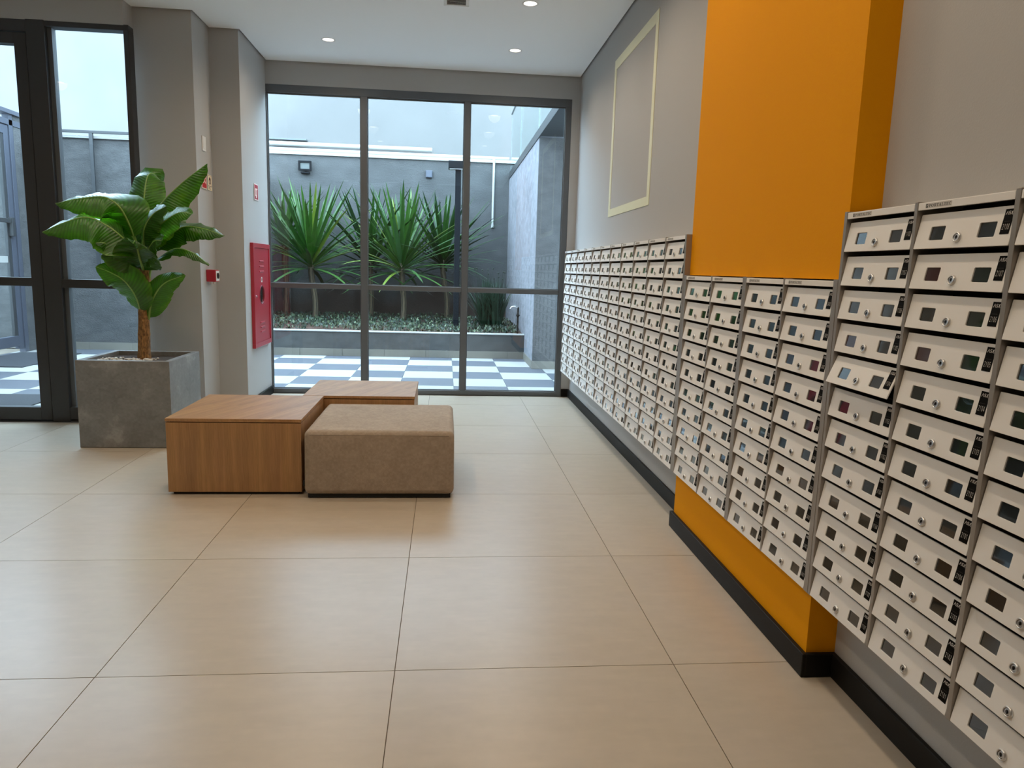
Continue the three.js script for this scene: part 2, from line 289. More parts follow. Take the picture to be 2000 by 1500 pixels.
function plateGeo(i) {
  const g = new THREE.BoxGeometry(0.0275, 0.0575, 0.0008), u0 = (i % PER) * CW / 2048, u1 = u0 + CW / 2048, v1 = 1 - Math.floor(i / PER) * CH / 512, v0 = v1 - CH / 512, uv = g.attributes.uv;
  for (let k = 0; k < uv.count; k++) { const f = k >= 16 && k < 20; uv.setXY(k, f ? u0 + (u1 - u0) * uv.getX(k) : u0 + 0.001, f ? v0 + (v1 - v0) * uv.getY(k) : v0 + 0.004); }
  return g;
}
const lc = document.createElement('canvas'); lc.width = 512; lc.height = 64;
{ const c = lc.getContext('2d'); c.fillStyle = '#d9d4ce'; c.fillRect(0, 0, 512, 64); c.fillStyle = '#191614'; c.beginPath(); c.roundRect(6, 8, 44, 48, 8); c.fill(); c.fillStyle = '#d9d4ce'; c.fillRect(18, 18, 22, 7); c.fillRect(18, 18, 6, 28); c.fillRect(34, 18, 6, 16); c.fillRect(24, 32, 16, 5); c.fillStyle = '#191614'; c.font = 'bold 54px serif'; c.textBaseline = 'middle'; c.save(); c.translate(66, 33); c.scale(434 / c.measureText('PORTALTEC').width, 1); c.fillText('PORTALTEC', 0, 0); c.restore(); }
const letterTex = new THREE.CanvasTexture(lc); letterTex.colorSpace = THREE.SRGBColorSpace;
const letterMat = std(lin(0.86, 0.85, 0.83), 0.5, { map: letterTex });
letteringGeo = new THREE.PlaneGeometry(0.100, 0.0125);

let plateIndex = 0;
// a column: y0 floor of the casing, top row index, strips either side
function mailColumn(zc, w, rows, firstRow, strips, label, group, opts = {}) {
  const t = thing('mailbox_column', label, 'mailboxes', [XF, BASE, zc], group); t.rotation.y = -Math.PI / 2;
  const top = (firstRow ? TOP - firstRow * PITCH - 0.0025 : TOP) - BASE, h = w / 2, dep = 0.134;
  mesh('casing', merge([box(-h, h, top - 0.0022, top, -dep, -0.002), box(-h, h, 0, 0.002, -dep, -0.004), box(-h, h, 0, top, -dep, -dep + 0.002)]), M.mailbox, t);
  const inner = [box(-h + 0.001, h - 0.001, 0.003, top - 0.003, -dep + 0.003, -dep + 0.005)];
  for (let r = 0; r < rows; r++) { const y = top - (firstRow ? 0.0275 : 0.0300) - r * PITCH - DH - 0.001; if (y > 0.01) inner.push(box(-h + 0.001, h - 0.001, y - 0.001, y + 0.001, -dep + 0.004, -0.016)); }
  mesh('pigeonhole_shelves', merge(inner), M.boxDark, t);  // near-black liner and shelves: shade inside the enclosed boxes put into the colour
  const hd = mesh('header', rbox(-h, h, top - 0.0195, top - 0.001, -0.006, -0.0008, 0.001), M.mailbox, t);
  const lt = new THREE.Mesh(letteringGeo, letterMat); lt.name = 'lettering'; lt.position.set(-h + 0.030 + 0.050, top - 0.0098, -0.0006); hd.add(lt);
  for (const [a, b] of strips) mesh('divider_strip', rbox(a - zc, b - zc, -0.001, top + 0.004, -dep, 0, 0.0015), M.strip, t);
  for (let r = 0; r < rows; r++) {
    const yb = top - (firstRow ? 0.0275 : 0.0300) - r * PITCH - DH;
    const d = mesh('door', doorGeo, M.mailbox, t); d.scale.x = w / DW;
    let tilt = -0.172, z = 0.0012, y = yb;
    if (opts.ajar === r) { tilt = -0.38; const yt = yb + DH * Math.cos(0.172), zt = 0.0012 - DH * Math.sin(0.172); y = yt - DH * Math.cos(0.38); z = zt + DH * Math.sin(0.38); }
    d.position.set(0, y, z); d.rotation.x = tilt + rr(-0.006, 0.006);
    for (const px of [-DW / 2 + 0.080, -DW / 2 + 0.255]) { const key = r + (px < 0 ? 'a' : 'b'), pm = opts.red?.includes(key) ? M.paneRed : opts.green?.includes(key) ? M.paneGreen : M.pane; const p = mesh('window_pane', paneGeo, pm, d); p.position.set(px, 0.039, -0.0040); p.rotation.set(rr(-0.012, 0.012), rr(-0.012, 0.012), 0); }
    const k = mesh('lock', lockGeo, M.lock, d); k.position.set(-DW / 2 + 0.163, 0.0245, 0.0003); k.rotation.z = rr(-0.5, 0.3); k.scale.x = DW / w;
    drawPlate(plateIndex, opts.numbers(r)); const q = mesh('number_plate', plateGeo(plateIndex), plateMat, d); q.position.set(-DW / 2 + 0.313, 0.0545, 0.0005); plateIndex++;
  }
  return t;
}
{
  const ord = ['first', 'second', 'third', 'fourth', 'fifth', 'sixth', 'seventh', 'eighth', 'ninth', 'tenth', 'eleventh'];
  const far0 = -5.338, fp = 0.3557;
  for (let i = 0; i < 11; i++) {
    const a = far0 + i * fp, st = [[a - 0.009, a + 0.009]]; if (i === 10) st.push([far0 + 11 * fp - 0.012, -1.412]);
    const z0 = a + 0.009, z1 = a + fp - (i === 10 ? 0.012 : 0.009);
    mailColumn((z0 + z1) / 2, z1 - z0, 12, 0, st, 'tall white mailbox column of twelve doors, ' + ord[i] + ' from the courtyard window in the long far bank', 'mailbox columns of the long far bank', { numbers: (r) => '1' + (i % 9 + 1) + (r < 9 ? '0' : '1') + ((12 - r) % 10) });
  }
  const midCols = [[-1.376, -1.018], [-1.002, -0.646], [-0.607, -0.272], [-0.258, 0.083]], midStrips = [[[-1.411, -1.377]], [[-1.017, -1.003]], [[-0.645, -0.608]], [[-0.271, -0.259], [0.084, 0.111]]];
  midCols.forEach(([a, b], i) => mailColumn((a + b) / 2, b - a, 10, 2, midStrips[i], 'short white mailbox column under the orange column, ' + ord[i] + ' of four from the far side', 'short mailbox columns set into the orange column', { numbers: (r) => '2' + (i + 1) + '0' + ((10 - r) % 10)}));
  const nearCols = [[0.130, 0.460], [0.476, 0.811], [0.829, 1.164]], nearStrips = [[[0.113, 0.129]], [[0.461, 0.475]], [[0.812, 0.828], [1.165, 1.181]]];
  const labs = ['near tall mailbox column touching the orange column, one of its doors hanging ajar', 'near tall mailbox column, second from the orange column, with black number plates in full view', 'near mailbox column cut off by the right edge of the photo'];
  nearCols.forEach(([a, b], i) => mailColumn((a + b) / 2, b - a, 12, 0, nearStrips[i], labs[i], 'near mailbox columns', { ajar: i === 0 ? 4 : -1, red: i === 0 ? ['3a'] : i === 1 ? ['1a', '3a'] : [], green: i === 1 ? ['1b', '2b', '3b'] : [], numbers: (r) => (i === 0 ? '1' : '2') + '1' + '0' + (r < 8 ? (8 - r) : 12 - r) }));
}

// ---------------------------------------------------------------- painted outline on the right wall
{
  const t = thing('wall_outline_frame', 'pale yellow rectangular outline on the grey wall beside the orange column', 'wall decoration', [XW, 1.87, -3.31]);
  const x0 = -0.004, x1 = 0, y0 = 0, y1 = 1.28, a = -0.635, b = 0.635;
  mesh('band', box(x0, x1, y1 - 0.078, y1, a, b), M.stripe, t); mesh('band', box(x0, x1, y0, y0 + 0.062, a, b), M.stripe, t);
  mesh('band', box(x0, x1, y0 + 0.062, y1 - 0.078, a, a + 0.062), M.stripe, t); mesh('band', box(x0, x1, y0 + 0.062, y1 - 0.078, b - 0.062, b), M.stripe, t);
}

// ---------------------------------------------------------------- benches and ottoman
function bench(x0, x1, z0, z1, label) {
  const t = thing('wooden_bench', label, 'bench', [(x0 + x1) / 2, 0, (z0 + z1) / 2], 'wood veneer cube benches'), a = (x1 - x0) / 2, b = (z1 - z0) / 2, H = 0.47;
  const topG = rbox(-a, a, H - 0.020, H, -b, b, 0.0025); { const uv = topG.attributes.uv; for (let i = 0; i < uv.count; i++) { const u = uv.getX(i), v = uv.getY(i); uv.setXY(i, u * 0.85 + v * 0.35 + x0, v * 0.9 - u * 0.1); } }
  mesh('top_board', topG, M.wood, t);
  mesh('side_panel', rbox(-a + 0.003, a - 0.003, 0.018, H - 0.025, b - 0.020, b - 0.002, 0.001), M.wood, t); mesh('side_panel', rbox(-a + 0.003, a - 0.003, 0.018, H - 0.025, -b + 0.002, -b + 0.02, 0.001), M.wood, t);
  mesh('side_panel', rbox(a - 0.021, a - 0.003, 0.018, H - 0.025, -b + 0.02, b - 0.02, 0.001), M.wood, t); mesh('side_panel', rbox(-a + 0.003, -a + 0.021, 0.018, H - 0.025, -b + 0.02, b - 0.02, 0.001), M.wood, t);
  mesh('plinth', box(-a + 0.025, a - 0.025, 0, 0.02, -b + 0.025, b - 0.025), M.plinth, t);
  mesh('core', box(-a + 0.022, a - 0.022, 0.02, H - 0.02, -b + 0.021, b - 0.021), M.plinth, t);
}
bench(-1.485, -0.695, -2.805, -1.983, 'wood veneer cube bench in front of the grey planter, left of the ottoman');
bench(-0.845, -0.052, -3.53, -2.812, 'wood veneer cube bench behind the taupe ottoman, farther from the camera');
{
  const t = thing('ottoman', 'square taupe suede ottoman with soft rounded edges in front of the wooden benches', 'ottoman', [-0.2225, 0, -2.35]);
  const a = 0.447, b = 0.447, g = new RoundedBoxGeometry(2 * a, 0.395, 2 * b, 10, 0.035), p = g.attributes.position;
  for (let i = 0; i < p.count; i++) {
    let x = p.getX(i), y = p.getY(i), z = p.getZ(i); const ux = x / a, uz = z / b, uy = y / 0.1975;
    const bul = 0.010 * (1 - uy * uy); x += Math.sign(x) * bul * Math.abs(ux) ** 3 * (1 - uz ** 4) - 0.010 * uy * 0 ; z += Math.sign(z) * bul * Math.abs(uz) ** 3 * (1 - ux ** 4);
    if (uy > 0.8) y += 0.008 * (1 - ux * ux) * (1 - uz * uz);
    p.setXYZ(i, x * (1 - 0.006 * Math.max(0, uy)), y, z * (1 - 0.006 * Math.max(0, uy)));
  }
  g.computeVertexNormals(); g.translate(0, 0.222, 0); metreUV(g);
  mesh('cushion_body', g, M.suede, t);
  const ring = []; const e = a - 0.004, c = 0.03; for (const [sx, sz] of [[1, 1], [-1, 1], [-1, -1], [1, -1]]) { }
  const path = new THREE.CurvePath(); const P = [[-e, e], [e, e], [e, -e], [-e, -e]].map(([x, z]) => V(x, 0.392, z));
  const seamParts = []; for (let k = 0; k < 4; k++) { const A = P[k], B = P[(k + 1) % 4]; const d = B.clone().sub(A).normalize(); seamParts.push(new THREE.TubeGeometry(new THREE.LineCurve3(A.clone().addScaledVector(d, c), B.clone().addScaledVector(d, -c)), 1, 0.0028, 6)); }
  mesh('seam', merge(seamParts), M.seam, t);
  mesh('base', box(-a + 0.02, a - 0.02, 0.004, 0.028, -b + 0.02, b - 0.02), M.plinth, t);
  for (const sx of [-1, 1]) for (const sz of [-1, 1]) mesh('foot', cyl(0.02, 0.02, 0.01, sx * (a - 0.07), 0.005, sz * (b - 0.07), 16), M.plinth, t);
  mesh('care_tag', box(-a - 0.012, -a + 0.004, 0.07, 0.105, b - 0.040, b - 0.034), M.plinth, t).userData.label = 'small black fabric tag';
}

// ---------------------------------------------------------------- planter with banana plant
{
  const t = thing('planter', 'large square grey concrete planter beside the wooden bench', 'planter', [-2.19, 0, -3.44]);
  const a = 0.325, s = new THREE.Shape(); s.moveTo(-a, -a); s.lineTo(a, -a); s.lineTo(a, a); s.lineTo(-a, a); s.closePath();
  const h = new THREE.Path(), i = a - 0.035; h.moveTo(-i, -i); h.lineTo(-i, i); h.lineTo(i, i); h.lineTo(i, -i); h.closePath(); s.holes.push(h);
  const g = new THREE.ExtrudeGeometry(s, { depth: 0.645, bevelEnabled: true, bevelThickness: 0.005, bevelSize: 0.005, bevelSegments: 2 }); g.rotateX(-Math.PI / 2); g.translate(0, 0.006, 0); metreUV(g);
  mesh('pot_wall', g, M.concrete, t);
  const so = new THREE.PlaneGeometry(2 * i + 0.01, 2 * i + 0.01, 24, 24); so.rotateX(-Math.PI / 2); const p = so.attributes.position; for (let k = 0; k < p.count; k++) p.setY(k, 0.612 + 0.02 * nA(p.getX(k) + 0.5, p.getZ(k) + 0.5)); so.computeVertexNormals();
  mesh('soil', so, M.soil, t);
  const pebbles = []; for (let k = 0; k < 260; k++) { const r = rr(0.006, 0.013), pg = new THREE.IcosahedronGeometry(r, 1); pg.scale(1, 0.6, rr(0.7, 1.2)); pg.rotateY(rr(0, 6)); pg.translate(rr(-0.26, 0.14), rr(0.624, 0.640), rr(0.02, 0.27)); pebbles.push(pg); }
  const pm = mesh('pebbles', merge(pebbles), std(lin(0.62, 0.58, 0.52), 0.8), t); pm.userData.kind = 'stuff';
}
const tBanana = texture(512, (u, v) => {
  const s = Math.abs(u - 0.5) * 2, vein = 0.5 + 0.5 * Math.sin((v * 44 - s * 3.2) * Math.PI * 2), n = nA(u, v), rib = s < 0.03 ? 0.25 : 0;
  const k = 0.82 + 0.20 * vein * (0.4 + 0.6 * nB(u, v)) + 0.4 * (n - 0.5), y = Math.max(0, n - 0.55) * 0.9;
  return [(0.29 + y * 0.5 + rib) * k, (0.58 + y * 0.25 + rib) * k, (0.05 + rib * 0.5) * k];
});
const tBananaB = texture(512, (u, v) => { const s = Math.abs(u - 0.5) * 2; return grey(0.5 + 0.5 * Math.sin((v * 44 - s * 3.2) * Math.PI * 2)); }, 1, false);
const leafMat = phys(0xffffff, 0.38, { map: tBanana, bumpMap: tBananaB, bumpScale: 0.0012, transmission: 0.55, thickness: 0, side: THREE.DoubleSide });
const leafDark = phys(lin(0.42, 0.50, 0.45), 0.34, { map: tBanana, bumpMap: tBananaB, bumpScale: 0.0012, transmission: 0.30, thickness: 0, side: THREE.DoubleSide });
const ribMat = std(lin(0.22, 0.36, 0.08), 0.5);
function bananaLeaf(pts, half, up, foldL, foldR, petiole, base) {
  const c = new THREE.CatmullRomCurve3(pts.map((p) => V(p[0] - base[0], p[1] - base[1], p[2] - base[2]))), n = 30, m = 7, pos = [], uv = [], idx = [], N0 = V(...up).normalize(), len = c.getLength();
  const ph = rr(0, 6);
  for (let i = 0; i <= n; i++) {
    const t = i / n, P = c.getPointAt(t), T = c.getTangentAt(t), N = N0.clone().addScaledVector(T, -N0.dot(T)).normalize(), S = T.clone().cross(N);
    const q = Math.max(0, (t - petiole) / (1 - petiole)), w = Math.max(0.005, half * Math.pow(Math.sin(Math.PI * Math.min(1, Math.pow(q, 0.72))), 0.62));
    const row = new Array(2 * m + 1);
    for (const sgn of [-1, 1]) {
      const p = P.clone(); row[m] = P.clone();
      for (let j = 1; j <= m; j++) { const f = j / m, a = (sgn < 0 ? foldL : foldR) * (0.35 + 0.65 * f) * Math.min(1, 0.45 + q * 1.2); p.addScaledVector(S, sgn * Math.cos(a) * w / m).addScaledVector(N, -Math.sin(a) * w / m); row[m + sgn * j] = p.clone().addScaledVector(N, 0.006 * f * Math.sin(t * 34 + ph + sgn) + 0.004 * f * Math.sin(t * 71 + ph * 2)); }
    }
    row.forEach((p, j) => { pos.push(p.x, p.y, p.z); uv.push(j / (2 * m), t * len); });
  }
  const W = 2 * m + 1; for (let i = 0; i < n; i++) for (let j = 0; j < 2 * m; j++) { const a = i * W + j; idx.push(a, a + 1, a + W, a + 1, a + W + 1, a + W); }
  const g = new THREE.BufferGeometry(); g.setAttribute('position', new THREE.Float32BufferAttribute(pos, 3)); g.setAttribute('uv', new THREE.Float32BufferAttribute(uv, 2)); g.setIndex(idx); g.computeVertexNormals();
  const rp = []; const rad = 7, rn = 30, ri = []; 
  for (let i = 0; i <= rn; i++) { const t = i / rn, P = c.getPointAt(t), T = c.getTangentAt(t), N = N0.clone().addScaledVector(T, -N0.dot(T)).normalize(), S = T.clone().cross(N), r = 0.0095 * (1 - t) ** 0.8 + 0.0012; for (let j = 0; j < rad; j++) { const a = j / rad * Math.PI * 2; const q = P.clone().addScaledVector(S, Math.cos(a) * r).addScaledVector(N, Math.sin(a) * r * 0.8 - r * 0.5); rp.push(q.x, q.y, q.z); } }
  for (let i = 0; i < rn; i++) for (let j = 0; j < rad; j++) { const a = i * rad + j, b = i * rad + (j + 1) % rad; ri.push(a, b, a + rad, b, b + rad, a + rad); }
  const rg = new THREE.BufferGeometry(); rg.setAttribute('position', new THREE.Float32BufferAttribute(rp, 3)); rg.setAttribute('uv', new THREE.Float32BufferAttribute(new Array(rp.length / 3 * 2).fill(0), 2)); rg.setIndex(ri); rg.computeVertexNormals();
  return [g, rg];
}
{
  const base = [-2.165, 0.59, -3.44];
  const t = thing('banana_plant', 'potted banana plant with broad green leaves standing in the grey planter', 'plant', base);
  const tr = new THREE.CatmullRomCurve3([[-2.167, 0.57, -3.44], [-2.156, 0.872, -3.44], [-2.153, 0.979, -3.44], [-2.139, 1.095, -3.44], [-2.125, 1.246, -3.44], [-2.136, 1.376, -3.44], [-2.140, 1.46, -3.44]].map((p) => V(p[0] - base[0], p[1] - base[1], p[2] - base[2])));
  const tg = new THREE.TubeGeometry(tr, 60, 1, 20, false), p = tg.attributes.position;
  for (let i = 0; i <= 60; i++) { const c = tr.getPointAt(i / 60), f = i / 60; for (let j = 0; j <= 20; j++) { const k = i * 21 + j, d = V(p.getX(k), p.getY(k), p.getZ(k)).sub(c); const r = (0.046 - 0.014 * f) * (1 + 0.10 * (nB(j / 20, f * 0.4) - 0.5) + 0.05 * Math.sin(j * 1.9 + f * 9) + (Math.abs((f * 5.3) % 1 - 0.5) < 0.06 ? 0.07 : 0)); d.multiplyScalar(r).add(c); p.setXYZ(k, d.x, d.y, d.z); } }
  tg.computeVertexNormals();
  const tBark = texture(256, (u, v) => { const s = nB(u * 2, v * 3), f = nC(u, v * 0.25); const k = 0.45 + 0.55 * s + 0.4 * (f - 0.5); return [0.74 * k, 0.54 * k, 0.31 * k]; });
  mesh('trunk', tg, std(0xffffff, 0.8, { map: tBark, bumpMap: tPlaster, bumpScale: 0.004 }), t);
  const D = Math.PI / 180;
  const L = [
    [[[-2.145, 1.490, -3.460], [-2.150, 1.701, -3.510], [-2.142, 1.900, -3.540], [-2.132, 2.035, -3.60], [-2.120, 2.055, -3.70], [-2.11, 1.98, -3.80]], 0.150, [0.06, 0.25, 1], 38, 22, 0.10, 0],
    [[[-2.106, 1.508, -3.460], [-2.002, 1.776, -3.420], [-1.828, 1.955, -3.400], [-1.623, 2.111, -3.380]], 0.165, [-0.40, 0.5, 0.85], 85, 40, 0.30, 0],
    [[[-2.167, 1.488, -3.420], [-2.205, 1.660, -3.380], [-2.258, 1.780, -3.350], [-2.327, 1.835, -3.300], [-2.436, 1.825, -3.270], [-2.548, 1.800, -3.250], [-2.644, 1.771, -3.240]], 0.195, [-0.25, 0.80, 0.55], 60, 22, 0.10, 0],
    [[[-2.142, 1.402, -3.410], [-2.206, 1.538, -3.300], [-2.308, 1.640, -3.220], [-2.393, 1.680, -3.150], [-2.534, 1.635, -3.120], [-2.676, 1.563, -3.100]], 0.215, [-0.2, 0.82, 0.52], 60, 20, 0.06, 0],
    [[[-2.167, 1.472, -3.460], [-2.269, 1.618, -3.500], [-2.379, 1.698, -3.530], [-2.497, 1.712, -3.550]], 0.13, [0.2, 0.6, 0.8], 20, 30, 0.08, 1],
    [[[-2.102, 1.472, -3.380], [-2.055, 1.622, -3.280], [-1.961, 1.725, -3.220], [-1.856, 1.774, -3.170]], 0.12, [-0.5, 0.35, 0.8], 30, 55, 0.06, 1],
    [[[-2.102, 1.455, -3.400], [-2.015, 1.583, -3.320], [-1.885, 1.684, -3.250], [-1.767, 1.739, -3.200], [-1.669, 1.727, -3.160]], 0.140, [-0.1, 0.6, 0.8], 30, 35, 0.08, 0],
    [[[-2.140, 1.420, -3.470], [-1.982, 1.538, -3.450], [-1.841, 1.647, -3.450], [-1.685, 1.639, -3.440], [-1.530, 1.587, -3.430]], 0.135, [0.2, 0.85, 0.5], 22, 56, 0.18, 1],
    [[[-2.120, 1.320, -3.390], [-2.100, 1.400, -3.290], [-2.080, 1.480, -3.200], [-2.060, 1.525, -3.120], [-2.050, 1.500, -3.060]], 0.175, [0, 0.55, -0.8], 30, 30, 0.02, 1],
    [[[-2.102, 1.386, -3.380], [-2.030, 1.470, -3.270], [-1.950, 1.530, -3.190], [-1.886, 1.530, -3.140]], 0.125, [-0.3, 0.55, 0.75], 30, 40, 0.04, 1],
    [[[-2.150, 1.340, -3.380], [-2.230, 1.430, -3.260], [-2.290, 1.500, -3.180], [-2.330, 1.500, -3.120]], 0.125, [0.3, 0.5, 0.8], 35, 30, 0.04, 1],
    [[[-2.108, 1.220, -3.440], [-2.071, 1.335, -3.410], [-1.953, 1.437, -3.360], [-1.852, 1.483, -3.340], [-1.729, 1.452, -3.320], [-1.608, 1.365, -3.300]], 0.070, [0.1, 0.9, 0.45], 45, 45, 0.26, 1],
    [[[-2.168, 0.985, -3.420], [-2.180, 1.115, -3.370], [-2.235, 1.235, -3.310], [-2.300, 1.290, -3.260], [-2.385, 1.330, -3.220]], 0.145, [-0.35, 0.30, 0.9], 22, 26, 0.04, 0],
    [[[-2.117, 0.936, -3.430], [-2.060, 1.090, -3.380], [-1.955, 1.215, -3.330], [-1.787, 1.287, -3.300]], 0.115, [0.15, 0.25, 0.95], 40, 24, 0.04, 0],
    [[[-2.150, 1.40, -3.47], [-2.22, 1.55, -3.58], [-2.27, 1.66, -3.72], [-2.30, 1.66, -3.86]], 0.13, [-0.2, 0.9, 0.3], 35, 35, 0.12, 1],
    [[[-2.130, 1.42, -3.48], [-2.03, 1.58, -3.60], [-1.99, 1.74, -3.72], [-2.00, 1.78, -3.86]], 0.12, [0.1, 0.9, 0.3], 35, 35, 0.12, 1],
  ];
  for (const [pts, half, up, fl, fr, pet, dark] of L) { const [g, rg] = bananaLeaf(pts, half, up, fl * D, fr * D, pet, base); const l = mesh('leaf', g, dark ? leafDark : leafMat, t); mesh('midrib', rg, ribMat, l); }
}

// ---------------------------------------------------------------- things on the left piers
{
  const c = thing('fire_hose_cabinet', 'tall red metal fire hose cabinet with round window on the pier beside the courtyard window', 'fire cabinet', [-1.70, 0.566, -5.135]);
  const hz = 0.325, H = 1.014, d = 0.032;
  mesh('frame', merge([rbox(0, d, H - 0.045, H, -hz, hz, 0.003), rbox(0, d, 0, 0.045, -hz, hz, 0.003), rbox(0, d, 0.045, H - 0.045, hz - 0.04, hz, 0.003), rbox(0, d, 0.045, H - 0.045, -hz, -hz + 0.04, 0.003)]), M.red, c);
  const s = new THREE.Shape(), w = hz - 0.043; s.moveTo(-w, 0.048); s.lineTo(w, 0.048); s.lineTo(w, H - 0.048); s.lineTo(-w, H - 0.048); s.closePath(); const h = new THREE.Path(); h.absarc(-0.01, 0.51, 0.088, 0, Math.PI * 2, true); s.holes.push(h);
  const g = new THREE.ExtrudeGeometry(s, { depth: 0.003, bevelEnabled: true, bevelThickness: 0.001, bevelSize: 0.001, bevelSegments: 1, curveSegments: 24 }); g.rotateY(Math.PI / 2); g.translate(0.020, 0, 0);
  const door = mesh('door', g, M.red, c);
  mesh('window_pane', cyl(0.092, 0.092, 0.002, 0.017, 0.51, 0.01, 32, 'x'), M.pane, door);
  const rim = new THREE.TorusGeometry(0.09, 0.004, 8, 40); rim.rotateY(Math.PI / 2); rim.translate(0.025, 0.51, 0.01); mesh('window_rim', rim, M.redDark, door);
  for (const y of [0.84, 0.79, 0.74, 0.235, 0.19, 0.145]) { const l = new THREE.CylinderGeometry(0.009, 0.009, 0.16, 12, 1, false, 0, Math.PI); l.rotateX(Math.PI / 2); l.rotateZ(0); l.translate(0.022, y, 0.01); mesh('louvre', l, M.red, door); }
  mesh('label_plate', merge([cyl(0.028, 0.028, 0.001, 0.0252, 0.66, 0.01, 24, 'x')]), M.white, door).userData.label = 'small white round sticker'; mesh('sticker_mark', cyl(0.016, 0.016, 0.001, 0.0258, 0.662, 0.01, 20, 'x'), M.redDark, door);
  mesh('latch', merge([cyl(0.011, 0.011, 0.012, 0.028, 0.5, hz - 0.075, 16, 'x'), rbox(0.032, 0.037, 0.494, 0.506, hz - 0.087, hz - 0.063, 0.001)]), M.chrome, door);
  mesh('back_box', box(0.001, 0.010, 0.03, H - 0.03, -hz + 0.02, hz - 0.02), M.redDark, c);
}
function signTexture(w, h, draw) { const c = document.createElement('canvas'); c.width = w; c.height = h; draw(c.getContext('2d')); const t = new THREE.CanvasTexture(c); t.colorSpace = THREE.SRGBColorSpace; return t; }
function wallSign(name, x, y, z, w, h, draw, label) {
  const t = thing(name, label, 'sign', [x, y - h / 2, z]); t.rotation.y = Math.PI / 2;
  mesh('plate', rbox(-w / 2, w / 2, 0, h, 0, 0.003, 0.001), std(lin(0.75, 0.72, 0.62), 0.5), t);
  const p = new THREE.PlaneGeometry(w * 0.99, h * 0.99); p.translate(0, h / 2, 0.0034); mesh('print', p, std(0xffffff, 0.5, { map: signTexture(256, 256, draw) }), t); return t;
}
wallSign('fire_alarm_sign', -1.955, 2.092, -4.350, 0.135, 0.15, (c) => {
  c.fillStyle = '#f0e2cf'; c.fillRect(0, 0, 256, 256); c.fillStyle = '#b5101c'; c.fillRect(14, 12, 228, 232); c.strokeStyle = '#f6ddd0'; c.lineWidth = 14; c.lineJoin = 'round';
  c.strokeRect(30, 92, 76, 74); c.beginPath(); c.moveTo(112, 130); c.lineTo(208, 84); c.lineTo(208, 176); c.closePath(); c.stroke(); c.fillStyle = '#3a0508'; c.fillRect(44, 106, 50, 46);
}, 'red square sign with a white horn symbol behind the banana leaf tip');
wallSign('alarm_button_sign', -1.955, 2.085, -4.500, 0.11, 0.135, (c) => {
  c.fillStyle = '#efe3c8'; c.fillRect(0, 0, 256, 256); c.strokeStyle = '#b98a86'; c.lineWidth = 8; c.strokeRect(12, 12, 232, 168); c.fillStyle = '#4a120c'; c.beginPath(); c.arc(128, 98, 62, 0, 7); c.fill(); c.fillStyle = '#efe3c8'; c.beginPath(); c.arc(128, 110, 26, 0, 7); c.fill();
  c.fillStyle = '#5a4a3c'; c.fillRect(8, 188, 240, 6); c.fillStyle = '#8d7a66'; c.fillRect(36, 204, 120, 12); c.fillRect(36, 226, 150, 12);
}, 'small cream sign with a dark ring symbol right of the red horn sign');
wallSign('hydrant_sign', -1.697, 2.072, -5.075, 0.15, 0.155, (c) => {
  c.fillStyle = '#f3dfe0'; c.fillRect(0, 0, 256, 256); c.fillStyle = '#a5172b'; c.fillRect(14, 14, 228, 228); c.fillStyle = '#f3d9cf'; c.fillRect(60, 70, 150, 14); c.fillRect(60, 84, 110, 110); c.fillRect(100, 194, 60, 30); c.fillStyle = '#a5172b'; c.fillRect(80, 100, 8, 70); c.fillRect(100, 100, 8, 70); c.fillRect(120, 100, 8, 70); c.fillRect(140, 100, 8, 70);
}, 'red square hydrant sign with a pale symbol above the red fire hose cabinet');
{
  const b = thing('fire_alarm_call_point', 'small red fire alarm box mounted on the grey pier right of the banana plant', 'alarm box', [-1.958, 1.195, -4.375]);
  mesh('housing', rbox(0, 0.082, 0.018, 0.125, -0.052, 0.052, 0.008, 3), M.red, b);
  mesh('face_plate', rbox(0.082, 0.085, 0.028, 0.115, -0.044, 0.044, 0.001), M.white, b); mesh('button', cyl(0.026, 0.026, 0.006, 0.087, 0.072, 0, 24, 'x'), M.black, b);
  mesh('cable_gland', cyl(0.009, 0.009, 0.02, 0.055, 0.009, 0.01, 12), M.white, b); mesh('cable_gland', cyl(0.009, 0.009, 0.02, 0.018, 0.009, 0.01, 12), M.white, b);
  const s = thing('blank_switch_plate', 'narrow white blank plate high on the grey pier above the red horn sign', 'wall plate', [-1.958, 2.338, -4.378]); mesh('plate', rbox(0, 0.009, 0, 0.125, -0.045, 0.045, 0.003), M.white, s); mesh('cover', rbox(0.009, 0.011, 0.02, 0.105, -0.03, 0.03, 0.001), M.white, s);
}

